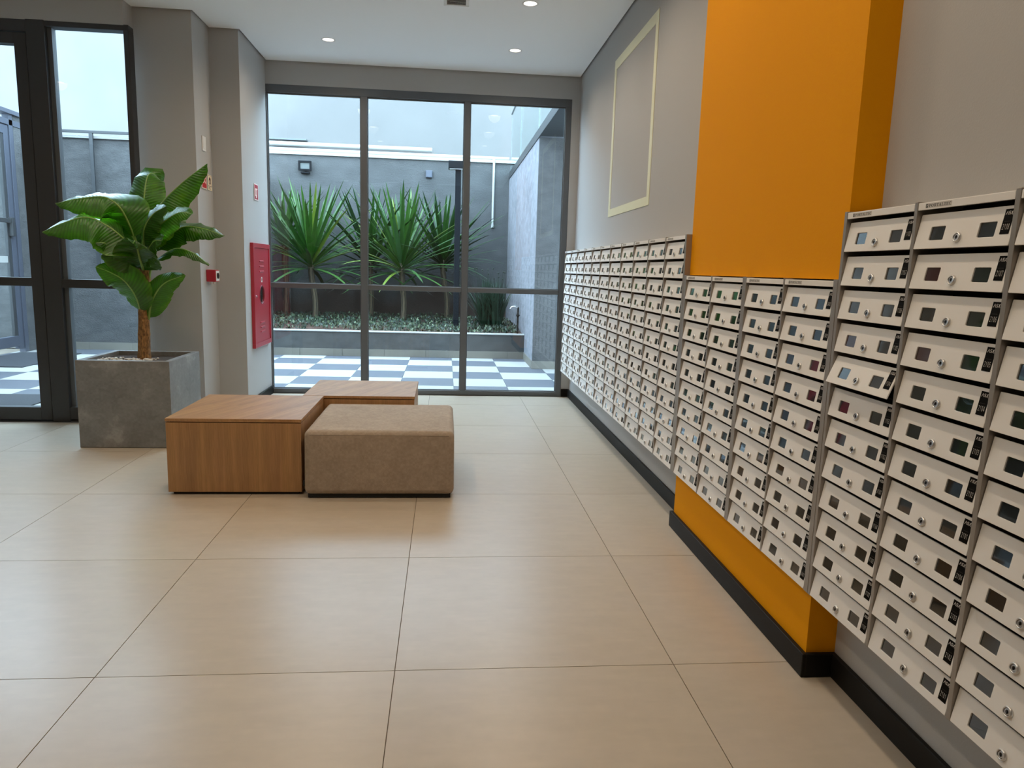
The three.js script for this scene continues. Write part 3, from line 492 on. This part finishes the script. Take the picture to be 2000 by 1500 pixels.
// ---------------------------------------------------------------- courtyard
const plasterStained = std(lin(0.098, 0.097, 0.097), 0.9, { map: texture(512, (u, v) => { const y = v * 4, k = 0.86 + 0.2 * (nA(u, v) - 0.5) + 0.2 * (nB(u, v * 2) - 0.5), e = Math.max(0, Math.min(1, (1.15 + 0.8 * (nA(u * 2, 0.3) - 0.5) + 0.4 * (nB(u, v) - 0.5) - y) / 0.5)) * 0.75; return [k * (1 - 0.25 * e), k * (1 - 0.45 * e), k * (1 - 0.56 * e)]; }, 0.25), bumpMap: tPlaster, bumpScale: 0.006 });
const YL = -6.05, ZP = -8.95, ZW = -12.6, XS = 1.41;
{
  const f = struct('floor_courtyard', merge([box(-9, 3.4, -0.2, -0.012, -9.3, -5.64), box(-9, -2.0, -0.2, -0.012, -5.64, -4.2)]), M.grout, 'courtyard paved in a blue-grey and white checkerboard');
  const tx = 0.643, tz = 0.60, ox = 0.27, oz = -8.0, g = 0.002;
  for (let i = -10; i <= 4; i++) for (let j = -2; j <= 6; j++) {
    let x0 = ox + i * tx, x1 = x0 + tx, z0 = oz + j * tz, z1 = z0 + tz; z0 = Math.max(z0, -9.25); z1 = Math.min(z1, x1 < -2.4 ? -4.12 : -5.64); x0 = Math.max(x0, -6.1); x1 = Math.min(x1, 3.2);
    if (x0 > XS - 0.02 && z1 < -7.8) continue; if (z1 - z0 < 0.02 || x1 - x0 < 0.02) continue;
    const blue = ((i + j) % 2 + 2) % 2 === 1;
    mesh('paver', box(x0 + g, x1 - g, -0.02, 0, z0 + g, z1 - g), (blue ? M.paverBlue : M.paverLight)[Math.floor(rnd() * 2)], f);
  }
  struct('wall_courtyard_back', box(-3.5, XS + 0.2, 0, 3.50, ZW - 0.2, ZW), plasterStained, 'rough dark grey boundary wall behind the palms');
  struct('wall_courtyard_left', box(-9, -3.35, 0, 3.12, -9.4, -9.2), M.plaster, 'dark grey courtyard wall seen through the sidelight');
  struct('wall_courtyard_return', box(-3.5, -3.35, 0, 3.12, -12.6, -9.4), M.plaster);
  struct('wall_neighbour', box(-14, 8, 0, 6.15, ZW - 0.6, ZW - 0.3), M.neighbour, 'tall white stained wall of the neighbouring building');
  const ledge = structGroup('trim_courtyard_ledge', 'white coping with pipes along the top of the boundary wall');
  mesh('coping', rbox(-3.5, XS + 0.2, 3.50, 3.56, ZW - 0.3, ZW + 0.04, 0.006), M.pipe, ledge);
  mesh('pipe', cyl(0.035, 0.035, 4.9, -1.05, 3.60, ZW - 0.05, 16, 'x'), M.pipe, ledge); mesh('pipe', cyl(0.045, 0.045, 3.3, -1.8, 3.72, ZW - 0.14, 16, 'x'), M.pipe, ledge);
  mesh('flashing', rbox(-3.5, -2.62, 3.80, 3.83, ZW - 0.3, ZW - 0.16, 0.004), M.frame, ledge);
  mesh('coping', rbox(-9, -3.35, 3.12, 3.16, -9.42, -9.16, 0.006), M.pipe, ledge);
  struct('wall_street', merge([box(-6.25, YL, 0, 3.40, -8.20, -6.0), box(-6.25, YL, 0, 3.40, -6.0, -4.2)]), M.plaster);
  const rail = thing('metal_screen_frame', 'slim dark metal frame with one post in front of the grey courtyard wall', 'metal frame', [-5.0, 0, -9.12]);
  mesh('top_rail', rbox(-0.85, 1.5, 3.185, 3.225, -0.02, 0.02), M.frameDark, rail); mesh('post', rbox(-0.055, -0.005, 1.3, 3.185, -0.02, 0.02), M.frameDark, rail);
  // planting bed
  const bed = structGroup('wall_planting_bed', 'low rendered planting bed wall with pale coping and tile skirting');
  mesh('bed_wall', box(-3.35, XS, 0, 0.375, ZP - 0.12, ZP), std(lin(0.072, 0.072, 0.070), 0.8, { map: tPlasterC }), bed); mesh('coping', rbox(-3.35, XS, 0.375, 0.392, ZP - 0.14, ZP + 0.012, 0.003), M.pipe, bed);
  for (let k = 0; k < 8; k++) { const a = -3.35 + k * 0.643, b = Math.min(a + 0.640, XS); if (b - a > 0.02) mesh('skirting_tile', rbox(a, b, 0, 0.112, ZP, ZP + 0.011, 0.0015), M.skirting, bed); }
  for (let k = 0; k < 6; k++) mesh('skirting_tile', rbox(-7.2 + k * 0.643, -6.56 + k * 0.643, 0, 0.112, -9.2, -9.189, 0.0015), M.skirting, bed);
  for (let k = 0; k < 2; k++) mesh('skirting_tile', rbox(XS - 0.011, XS, 0, 0.112, -7.84 - (k + 1) * 0.555, -7.845 - k * 0.555, 0.0015), M.skirting, bed);
  for (let k = 0; k < 3; k++) mesh('skirting_tile', rbox(XS - 0.011 + k * 0.6, XS + 0.585 + k * 0.6, 0, 0.112, -7.84, -7.826, 0.0015), M.skirting, bed);
  const so = new THREE.PlaneGeometry(4.76, 3.55, 60, 40); so.rotateX(-Math.PI / 2); so.translate(-0.97, 0, -10.83); const p = so.attributes.position;
  for (let k = 0; k < p.count; k++) p.setY(k, 0.365 + 0.03 * nB(p.getX(k) * 0.2, p.getZ(k) * 0.2) + 0.02 * Math.max(0, (-9.3 - p.getZ(k))) / 3); so.computeVertexNormals(); metreUV(so);
  mesh('soil', so, M.soilRed, bed);
  // side building
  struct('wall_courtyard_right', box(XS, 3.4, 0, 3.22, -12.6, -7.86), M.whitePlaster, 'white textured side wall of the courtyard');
  struct('wall_porch', box(XS + 0.004, 3.4, 0.112, 3.20, -7.86, -7.84), M.plaster, 'end wall of the porch facing the window, its shade put into a dark grey colour');  // end face of the white side wall; dark plaster sheet stands in for shade
  struct('wall_porch_side', box(3.2, 3.4, 0, 3.22, -7.84, -5.64), M.wall);
  struct('trim_porch_slab', merge([box(XS, 3.4, 3.22, 3.34, -12.6, -5.64), box(XS - 0.012, XS, 3.20, 3.235, -12.6, -5.66)]), M.frameDark, 'dark slab edge along the top of the side wall');
  const guard = thing('glass_balustrade', 'clear glass balustrade panels on the edge of the white side wall', 'balustrade', [XS + 0.02, 3.34, -9.0]);
  for (const [a, b] of [[-12.58, -10.66], [-10.64, -8.12], [-8.10, -5.68]]) mesh('glass_panel', rbox(-0.005, 0.005, -0.10, 1.10, a + 9, b + 9, 0.002), M.guardGlass, guard);
  mesh('handrail', rbox(-0.018, 0.018, 1.10, 1.13, -3.58, 3.32, 0.004), M.frame, guard);
}
{ // street gate door seen through the entrance door, along x = -6
  const t = thing('street_gate_door', 'pale blue-grey metal framed glass gate seen beyond the glass entrance door', 'door', [-6.0, 0, -8.2]);
  const y = (a) => a;
  mesh('head', rbox(-0.04, 0.05, 3.19, 3.27, -1.0, 2.2), M.outerFrame, t); mesh('coping', rbox(-0.1, 0.08, 3.34, 3.40, -1.0, 2.2), M.outerFrame, t);
  mesh('jamb', rbox(-0.04, 0.05, 0, 3.34, -0.64, -0.55), M.outerFrame, t);
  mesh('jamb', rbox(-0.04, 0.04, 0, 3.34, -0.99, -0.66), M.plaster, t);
  const leaf = new THREE.Group(); leaf.name = 'leaf'; t.add(leaf);
  mesh('stile', rbox(-0.03, 0.035, 0.06, 3.18, -0.54, -0.43), M.outerFrame, leaf); mesh('rail', rbox(-0.03, 0.035, 0.10, 0.25, -0.43, 1.0), M.outerFrame, leaf); mesh('rail', rbox(-0.03, 0.035, 3.06, 3.18, -0.43, 1.0), M.outerFrame, leaf);
  mesh('inner_stile', rbox(-0.02, 0.025, 0.25, 3.06, -0.43, -0.36), M.frameDark, leaf);
  mesh('pane', box(-0.004, 0.004, 0.24, 3.07, -0.37, 1.0), M.glass, leaf);
  mesh('push_bar', merge([rbox(0.05, 0.075, 1.84, 1.90, -0.40, 0.9, 0.006), rbox(0.025, 0.085, 1.66, 1.92, -0.46, -0.39, 0.006)]), M.frameDark, leaf);
  mesh('sticker', box(0.005, 0.007, 1.29, 1.38, -0.36, 0.3), M.pipe, leaf);
}
{
  const m1 = thing('door_mat', 'large dark grey rubber mat on the checkered paving near the street gate', 'door mat', [-5.55, 0, -7.9], 'dark entrance mats'); mesh('mat_body', rbox(-0.42, 0.42, 0, 0.012, -0.75, 0.75, 0.004), M.mat, m1);
  const m2 = thing('door_mat', 'dark grey door mat with small white marks just outside the glass entrance door', 'door mat', [-4.12, 0, -4.90], 'dark entrance mats'); mesh('mat_body', rbox(-0.62, 0.42, 0, 0.012, -0.34, 0.34, 0.004), M.mat, m2);
  mesh('print', merge([-0.3, -0.22, -0.15, -0.08].map((x) => box(x, x + 0.05, 0.012, 0.0125, -0.05, 0.02))), M.white, m2);
}
{ // wall fittings outside
  const fl = thing('wall_floodlight', 'small black square floodlight on the grey boundary wall above the leftmost palms', 'floodlight', [-2.61, 3.19, ZW]);
  const g = merge([rbox(-0.125, 0.125, 0, 0.035, 0.07, 0.11, 0.004), rbox(-0.125, 0.125, 0.155, 0.19, 0.07, 0.11, 0.004), rbox(-0.125, -0.09, 0.03, 0.16, 0.07, 0.11, 0.004), rbox(0.09, 0.125, 0.03, 0.16, 0.07, 0.11, 0.004), rbox(-0.11, 0.11, 0.01, 0.18, 0.05, 0.075, 0.004)]);
  mesh('housing', g, M.postMetal, fl); mesh('lens', box(-0.10, 0.10, 0.025, 0.165, 0.078, 0.085), std(lin(0.09, 0.10, 0.095), 0.5), fl); mesh('bracket', merge([rbox(-0.08, 0.08, -0.05, -0.02, 0, 0.1, 0.004), box(-0.01, 0.01, -0.02, 0.05, 0.0, 0.06)]), M.postMetal, fl);
  const jb = thing('junction_box', 'small pale junction box on the grey boundary wall above the middle palm', 'junction box', [-0.2, 3.16, ZW]); mesh('housing', rbox(-0.065, 0.065, 0, 0.14, 0, 0.07, 0.008), M.outerFrame, jb); mesh('lid', rbox(-0.055, 0.055, 0.01, 0.13, 0.07, 0.076, 0.003), M.outerFrame, jb);
  const dp = thing('drain_pipe', 'thin white vertical pipe on the boundary wall right of the lamp post', 'pipe', [1.09, 2.24, ZW]); mesh('pipe', cyl(0.024, 0.024, 1.34, 0, 0.67, 0.03, 14), M.pipe, dp); for (const y of [0.02, 1.32]) mesh('elbow', cyl(0.03, 0.03, 0.06, 0, y, 0.03, 14), M.pipe, dp);
  const lp = thing('garden_lamp_post', 'dark metal lamp post with a boxy head standing in the planting bed', 'lamp post', [0.336, 0.385, -9.65]);
  mesh('pole', rbox(-0.045, 0.045, 0, 2.58, -0.045, 0.045, 0.01), M.postMetal, lp); const hd = rbox(-0.16, 0.10, 2.58, 2.70, -0.12, 0.12, 0.012); mesh('lamp_head', hd, M.postMetal, lp); mesh('base_plate', rbox(-0.11, 0.11, 0, 0.025, -0.11, 0.11, 0.004), M.postMetal, lp); mesh('diffuser', rbox(-0.14, 0.08, 2.572, 2.582, -0.1, 0.1, 0.003), M.white, lp);
  const tp = thing('garden_tap', 'garden tap on a slim dark standpipe beside the strap-leaf clump', 'tap', [1.318, 0.38, -9.15]);
  mesh('standpipe', cyl(0.014, 0.014, 0.43, 0, 0.215, 0, 12), M.black, tp); mesh('valve', merge([cyl(0.022, 0.022, 0.05, 0, 0.30, 0, 12), cyl(0.012, 0.012, 0.06, 0.0, 0.30, 0.02, 10, 'x')]), M.black, tp);
  mesh('spout', tube([[0.0, 0.42, 0], [-0.05, 0.435, 0], [-0.10, 0.43, 0], [-0.125, 0.40, 0.0]], 0.011, 20, 10), M.chrome, tp); mesh('handle', rbox(-0.07, -0.02, 0.452, 0.46, -0.006, 0.006, 0.002), M.chrome, tp);
}

// ---------------------------------------------------------------- yucca palms
const swordGeos = [0.1, 0.28, 0.5].map((bend, q) => {
  const pos = [], idx = [], uv = [], n = 10;
  for (let i = 0; i <= n; i++) {
    const t = i / n, w = 0.5 * Math.min(1, 0.35 + t * 3) * Math.pow(1 - t, 0.55) + 0.004, y = Math.sin(bend * t * 1.2) / (bend * 1.2), z = (1 - Math.cos(bend * t * 1.2)) / (bend * 1.2);
    for (const s of [-1, 0, 1]) { pos.push(s * w, y, z + (s ? 0.22 * w * 0.12 : 0) * 1); uv.push(s * 0.5 + 0.5, t); }
  }
  for (let i = 0; i < n; i++) for (let j = 0; j < 2; j++) { const a = i * 3 + j; idx.push(a, a + 1, a + 3, a + 1, a + 4, a + 3); }
  const g = new THREE.BufferGeometry(); g.setAttribute('position', new THREE.Float32BufferAttribute(pos, 3)); g.setAttribute('uv', new THREE.Float32BufferAttribute(uv, 2)); g.setIndex(idx); g.computeVertexNormals(); return g;
});
const swordEnds = [0.1, 0.28, 0.5].map((b) => [Math.sin(b * 1.2) / (b * 1.2), (1 - Math.cos(b * 1.2)) / (b * 1.2)]);
const swordMats = [[0.026, 0.085, 0.012], [0.042, 0.120, 0.014], [0.014, 0.046, 0.012], [0.13, 0.19, 0.018], [0.034, 0.095, 0.026]].map((c) => phys(lin(...c), 0.36, { transmission: 0.25, thickness: 0, side: THREE.DoubleSide }));
const tTrunk = texture(256, (u, v) => { const k = 0.6 + 0.5 * (nB(u, v * 2) - 0.5) + 0.22 * Math.sin(v * 60); return [0.50 * k, 0.43 * k, 0.33 * k]; });
const trunkMat = std(0xffffff, 0.9, { map: tTrunk, bumpMap: tPlaster, bumpScale: 0.006 });
function yucca(x, z, y0, lean, crownY, len, count, r, label, darkness) {
  const t = thing('yucca_palm', label, 'palm', [x, y0, z], 'sword-leaved palms in the planting bed');
  const h = crownY - y0, top = V(lean, h, 0);
  const c = new THREE.CatmullRomCurve3([V(0, -0.03, 0), V(lean * 0.25 + 0.02, h * 0.4, 0), V(lean * 0.7, h * 0.75, 0), top, V(lean * 1.05, h + 0.25, 0)]), g = new THREE.TubeGeometry(c, 24, r, 10); mesh('trunk', g, trunkMat, t);
  for (let k = 0; k < count; k++) {
    const f = k / (count - 1), az = k * 2.39996 + rr(-0.2, 0.2), el = (-0.06 + 1.50 * Math.pow(f, 0.75)) + rr(-0.12, 0.12), L = len * (0.80 + 0.32 * Math.sin(Math.PI * Math.min(1, 0.15 + f * 0.85))) * rr(0.88, 1.08);
    const gi = el < 0.35 ? 2 : el < 0.9 ? 1 : 0, mi = darkness ? (rnd() < 0.6 ? 2 : 0) : (rnd() < 0.05 ? 3 : Math.floor(rr(0, 2.2)) === 2 ? 4 : Math.floor(rr(0, 2)));
    const l = mesh('leaf', swordGeos[gi], swordMats[mi], t), wid = 0.098 * rr(0.85, 1.15); let LL = L;
    const dir = V(Math.cos(az) * Math.cos(el), Math.sin(el), Math.sin(az) * Math.cos(el)), outv = V(Math.cos(az), 0, Math.sin(az));
    // leaf grows along dir, its hollow face up, bending outwards and down
    const Y = dir, Xa = V(-Math.sin(az), 0, Math.cos(az)), Zb = Xa.clone().cross(Y).normalize();
    if (Zb.dot(outv) < 0 && el > 0.2) { Zb.negate(); Xa.negate(); } else if (Zb.y > 0) { Zb.negate(); Xa.negate(); }
    const [ey, ez] = swordEnds[gi]; for (let q = 0; q < 12; q++) { const e = top.clone().addScaledVector(Y, ey * LL).addScaledVector(Zb, ez * LL); if (e.z + z < -12.52 || e.x + x < -3.3 || e.x + x > 1.36) LL *= 0.88; }
    l.scale.set(wid, LL, LL);
    l.quaternion.setFromRotationMatrix(new THREE.Matrix4().makeBasis(Xa, Y, Zb));
    l.position.copy(top).add(V(lean * 0.05 * f, 0.02 + 0.24 * f, 0)).addScaledVector(outv, 0.02);
  }
}
yucca(-2.95, -12.15, 0.42, 0.0, 1.60, 1.12, 56, 0.055, 'sword-leaved palm by the far left wall, half hidden by the red cabinet pier', 0);
yucca(-2.24, -11.3, 0.41, -0.06, 1.28, 1.52, 84, 0.055, 'big bright sword-leaved palm in the left window bay', 0);
yucca(-1.30, -12.0, 0.42, 0.0, 1.30, 1.48, 66, 0.055, 'dark sword-leaved palm behind the left window mullion', 1);
yucca(-0.63, -11.4, 0.41, -0.03, 1.27, 1.52, 78, 0.055, 'bright sword-leaved palm in the middle of the centre window bay', 0);
yucca(0.19, -12.0, 0.42, -0.09, 1.38, 1.42, 70, 0.055, 'dark green sword-leaved palm behind the lamp post', 1);
{ // strap-leaved clumps at the right end of the bed
  const blade = (len, w, az, lean, x, z) => { const pos = [], idx = [], n = 6, o = V(Math.cos(az), 0, Math.sin(az)), s = V(-Math.sin(az), 0, Math.cos(az)); for (let i = 0; i <= n; i++) { const t = i / n, hw = w * 0.5 * (1 - t * t) + 0.001, P = V(x, 0.0, z).addScaledVector(o, lean * len * (0.55 * t + 0.45 * t * t)).add(V(0, len * t * Math.sqrt(Math.max(0.1, 1 - lean * lean * t)), 0)); for (const k of [-1, 1]) { const q = P.clone().addScaledVector(s, k * hw); pos.push(q.x, q.y, q.z); } } for (let i = 0; i < n; i++) { const a = 2 * i; idx.push(a, a + 1, a + 2, a + 1, a + 3, a + 2); } const g = new THREE.BufferGeometry(); g.setAttribute('position', new THREE.Float32BufferAttribute(pos, 3)); g.setAttribute('uv', new THREE.Float32BufferAttribute(new Array(pos.length / 3 * 2).fill(0), 2)); g.setIndex(idx); g.computeVertexNormals(); return g; };
  const bm = phys(lin(0.018, 0.045, 0.022), 0.5, { transmission: 0.2, thickness: 0, side: THREE.DoubleSide });
  const stalkM = std(lin(0.02, 0.026, 0.016), 0.8);
  for (const [x, z, n, label] of [[0.84, -9.95, 240, 'clump of dark upright strap leaves behind the right window mullion'], [1.04, -9.85, 170, 'clump of dark upright strap leaves next to the garden tap']]) {
    const t = thing('strap_leaf_clump', label, 'plant', [x, 0.385, z], 'strap-leaf clumps in the planting bed'), parts = [];
    for (let k = 0; k < n; k++) { let a = rr(0, 6.28); const ll = rr(0.6, 0.88), le = Math.max(0.03, rr(-0.1, 0.66)); if (x + 0.07 + ll * le * Math.cos(a) > 1.37) a = Math.PI - a; parts.push(blade(ll, rr(0.022, 0.036), a, le, rr(-0.07, 0.07) , rr(-0.07, 0.07))); }
    const f = mesh('foliage', merge(parts), bm, t); f.userData.kind = 'stuff';
    for (let k = 0; k < 6; k++) { const a = rr(0, 6.28), d = rr(0.05, 0.2), H = rr(0.85, 1.05); mesh('seed_stalk', merge([tube([[0, 0.2, 0], [d * 0.4 * Math.cos(a), H * 0.6, d * 0.4 * Math.sin(a)], [d * Math.cos(a), H, d * Math.sin(a)]], 0.003, 10, 5), new THREE.IcosahedronGeometry(0.014, 1).translate(d * Math.cos(a), H, d * Math.sin(a))]), stalkM, t); }
  }
  // ground cover, too many leaves to count
  const lg = new THREE.BufferGeometry(); lg.setAttribute('position', new THREE.Float32BufferAttribute([0, 0, 0, -0.35, 0.45, 0.08, 0, 0.5, -0.05, 0.35, 0.45, 0.08, 0, 1, 0.12], 3)); lg.setAttribute('uv', new THREE.Float32BufferAttribute([0.5, 0, 0, 0.5, 0.5, 0.5, 1, 0.5, 0.5, 1], 2)); lg.setIndex([0, 2, 1, 0, 3, 2, 1, 2, 4, 2, 3, 4]); lg.computeVertexNormals();
  const N = 7500, im = new THREE.InstancedMesh(lg, phys(0xffffff, 0.6, { transmission: 0.2, thickness: 0, side: THREE.DoubleSide }), N), m4 = new THREE.Matrix4(), q = new THREE.Quaternion(), e = new THREE.Euler();
  for (let k = 0; k < N; k++) {
    const z = -9.22 - 3.2 * Math.pow(rnd(), 1.6), x = rr(-3.3, 1.36), hgt = 0.38 + 0.13 * Math.pow(nA(x * 0.21 + 3, z * 0.21), 1) * (z < -9.4 ? 1 : 0.5), bare = nB(x * 0.09 + 5, z * 0.09) > 0.60 && z > -9.6;
    const s = bare ? 0.0001 : rr(0.03, 0.065); e.set(rr(-1.5, 0.2), rr(0, 6.28), rr(-0.6, 0.6)); q.setFromEuler(e); m4.compose(V(x, hgt - rr(0, 0.07), z), q, V(s, s, s)); im.setMatrixAt(k, m4);
    const w = rnd(), c = w < 0.16 ? lin(0.13, 0.165, 0.085) : w < 0.45 ? lin(0.026, 0.050, 0.016) : lin(0.012, 0.024, 0.010); im.setColorAt(k, c);
  }
  im.castShadow = im.receiveShadow = true; im.name = numbered('ground_cover'); tag(im, 'low variegated ground cover filling the planting bed', 'ground cover', null, 'stuff'); scene.add(im);
}

renderer.render(scene, camera);
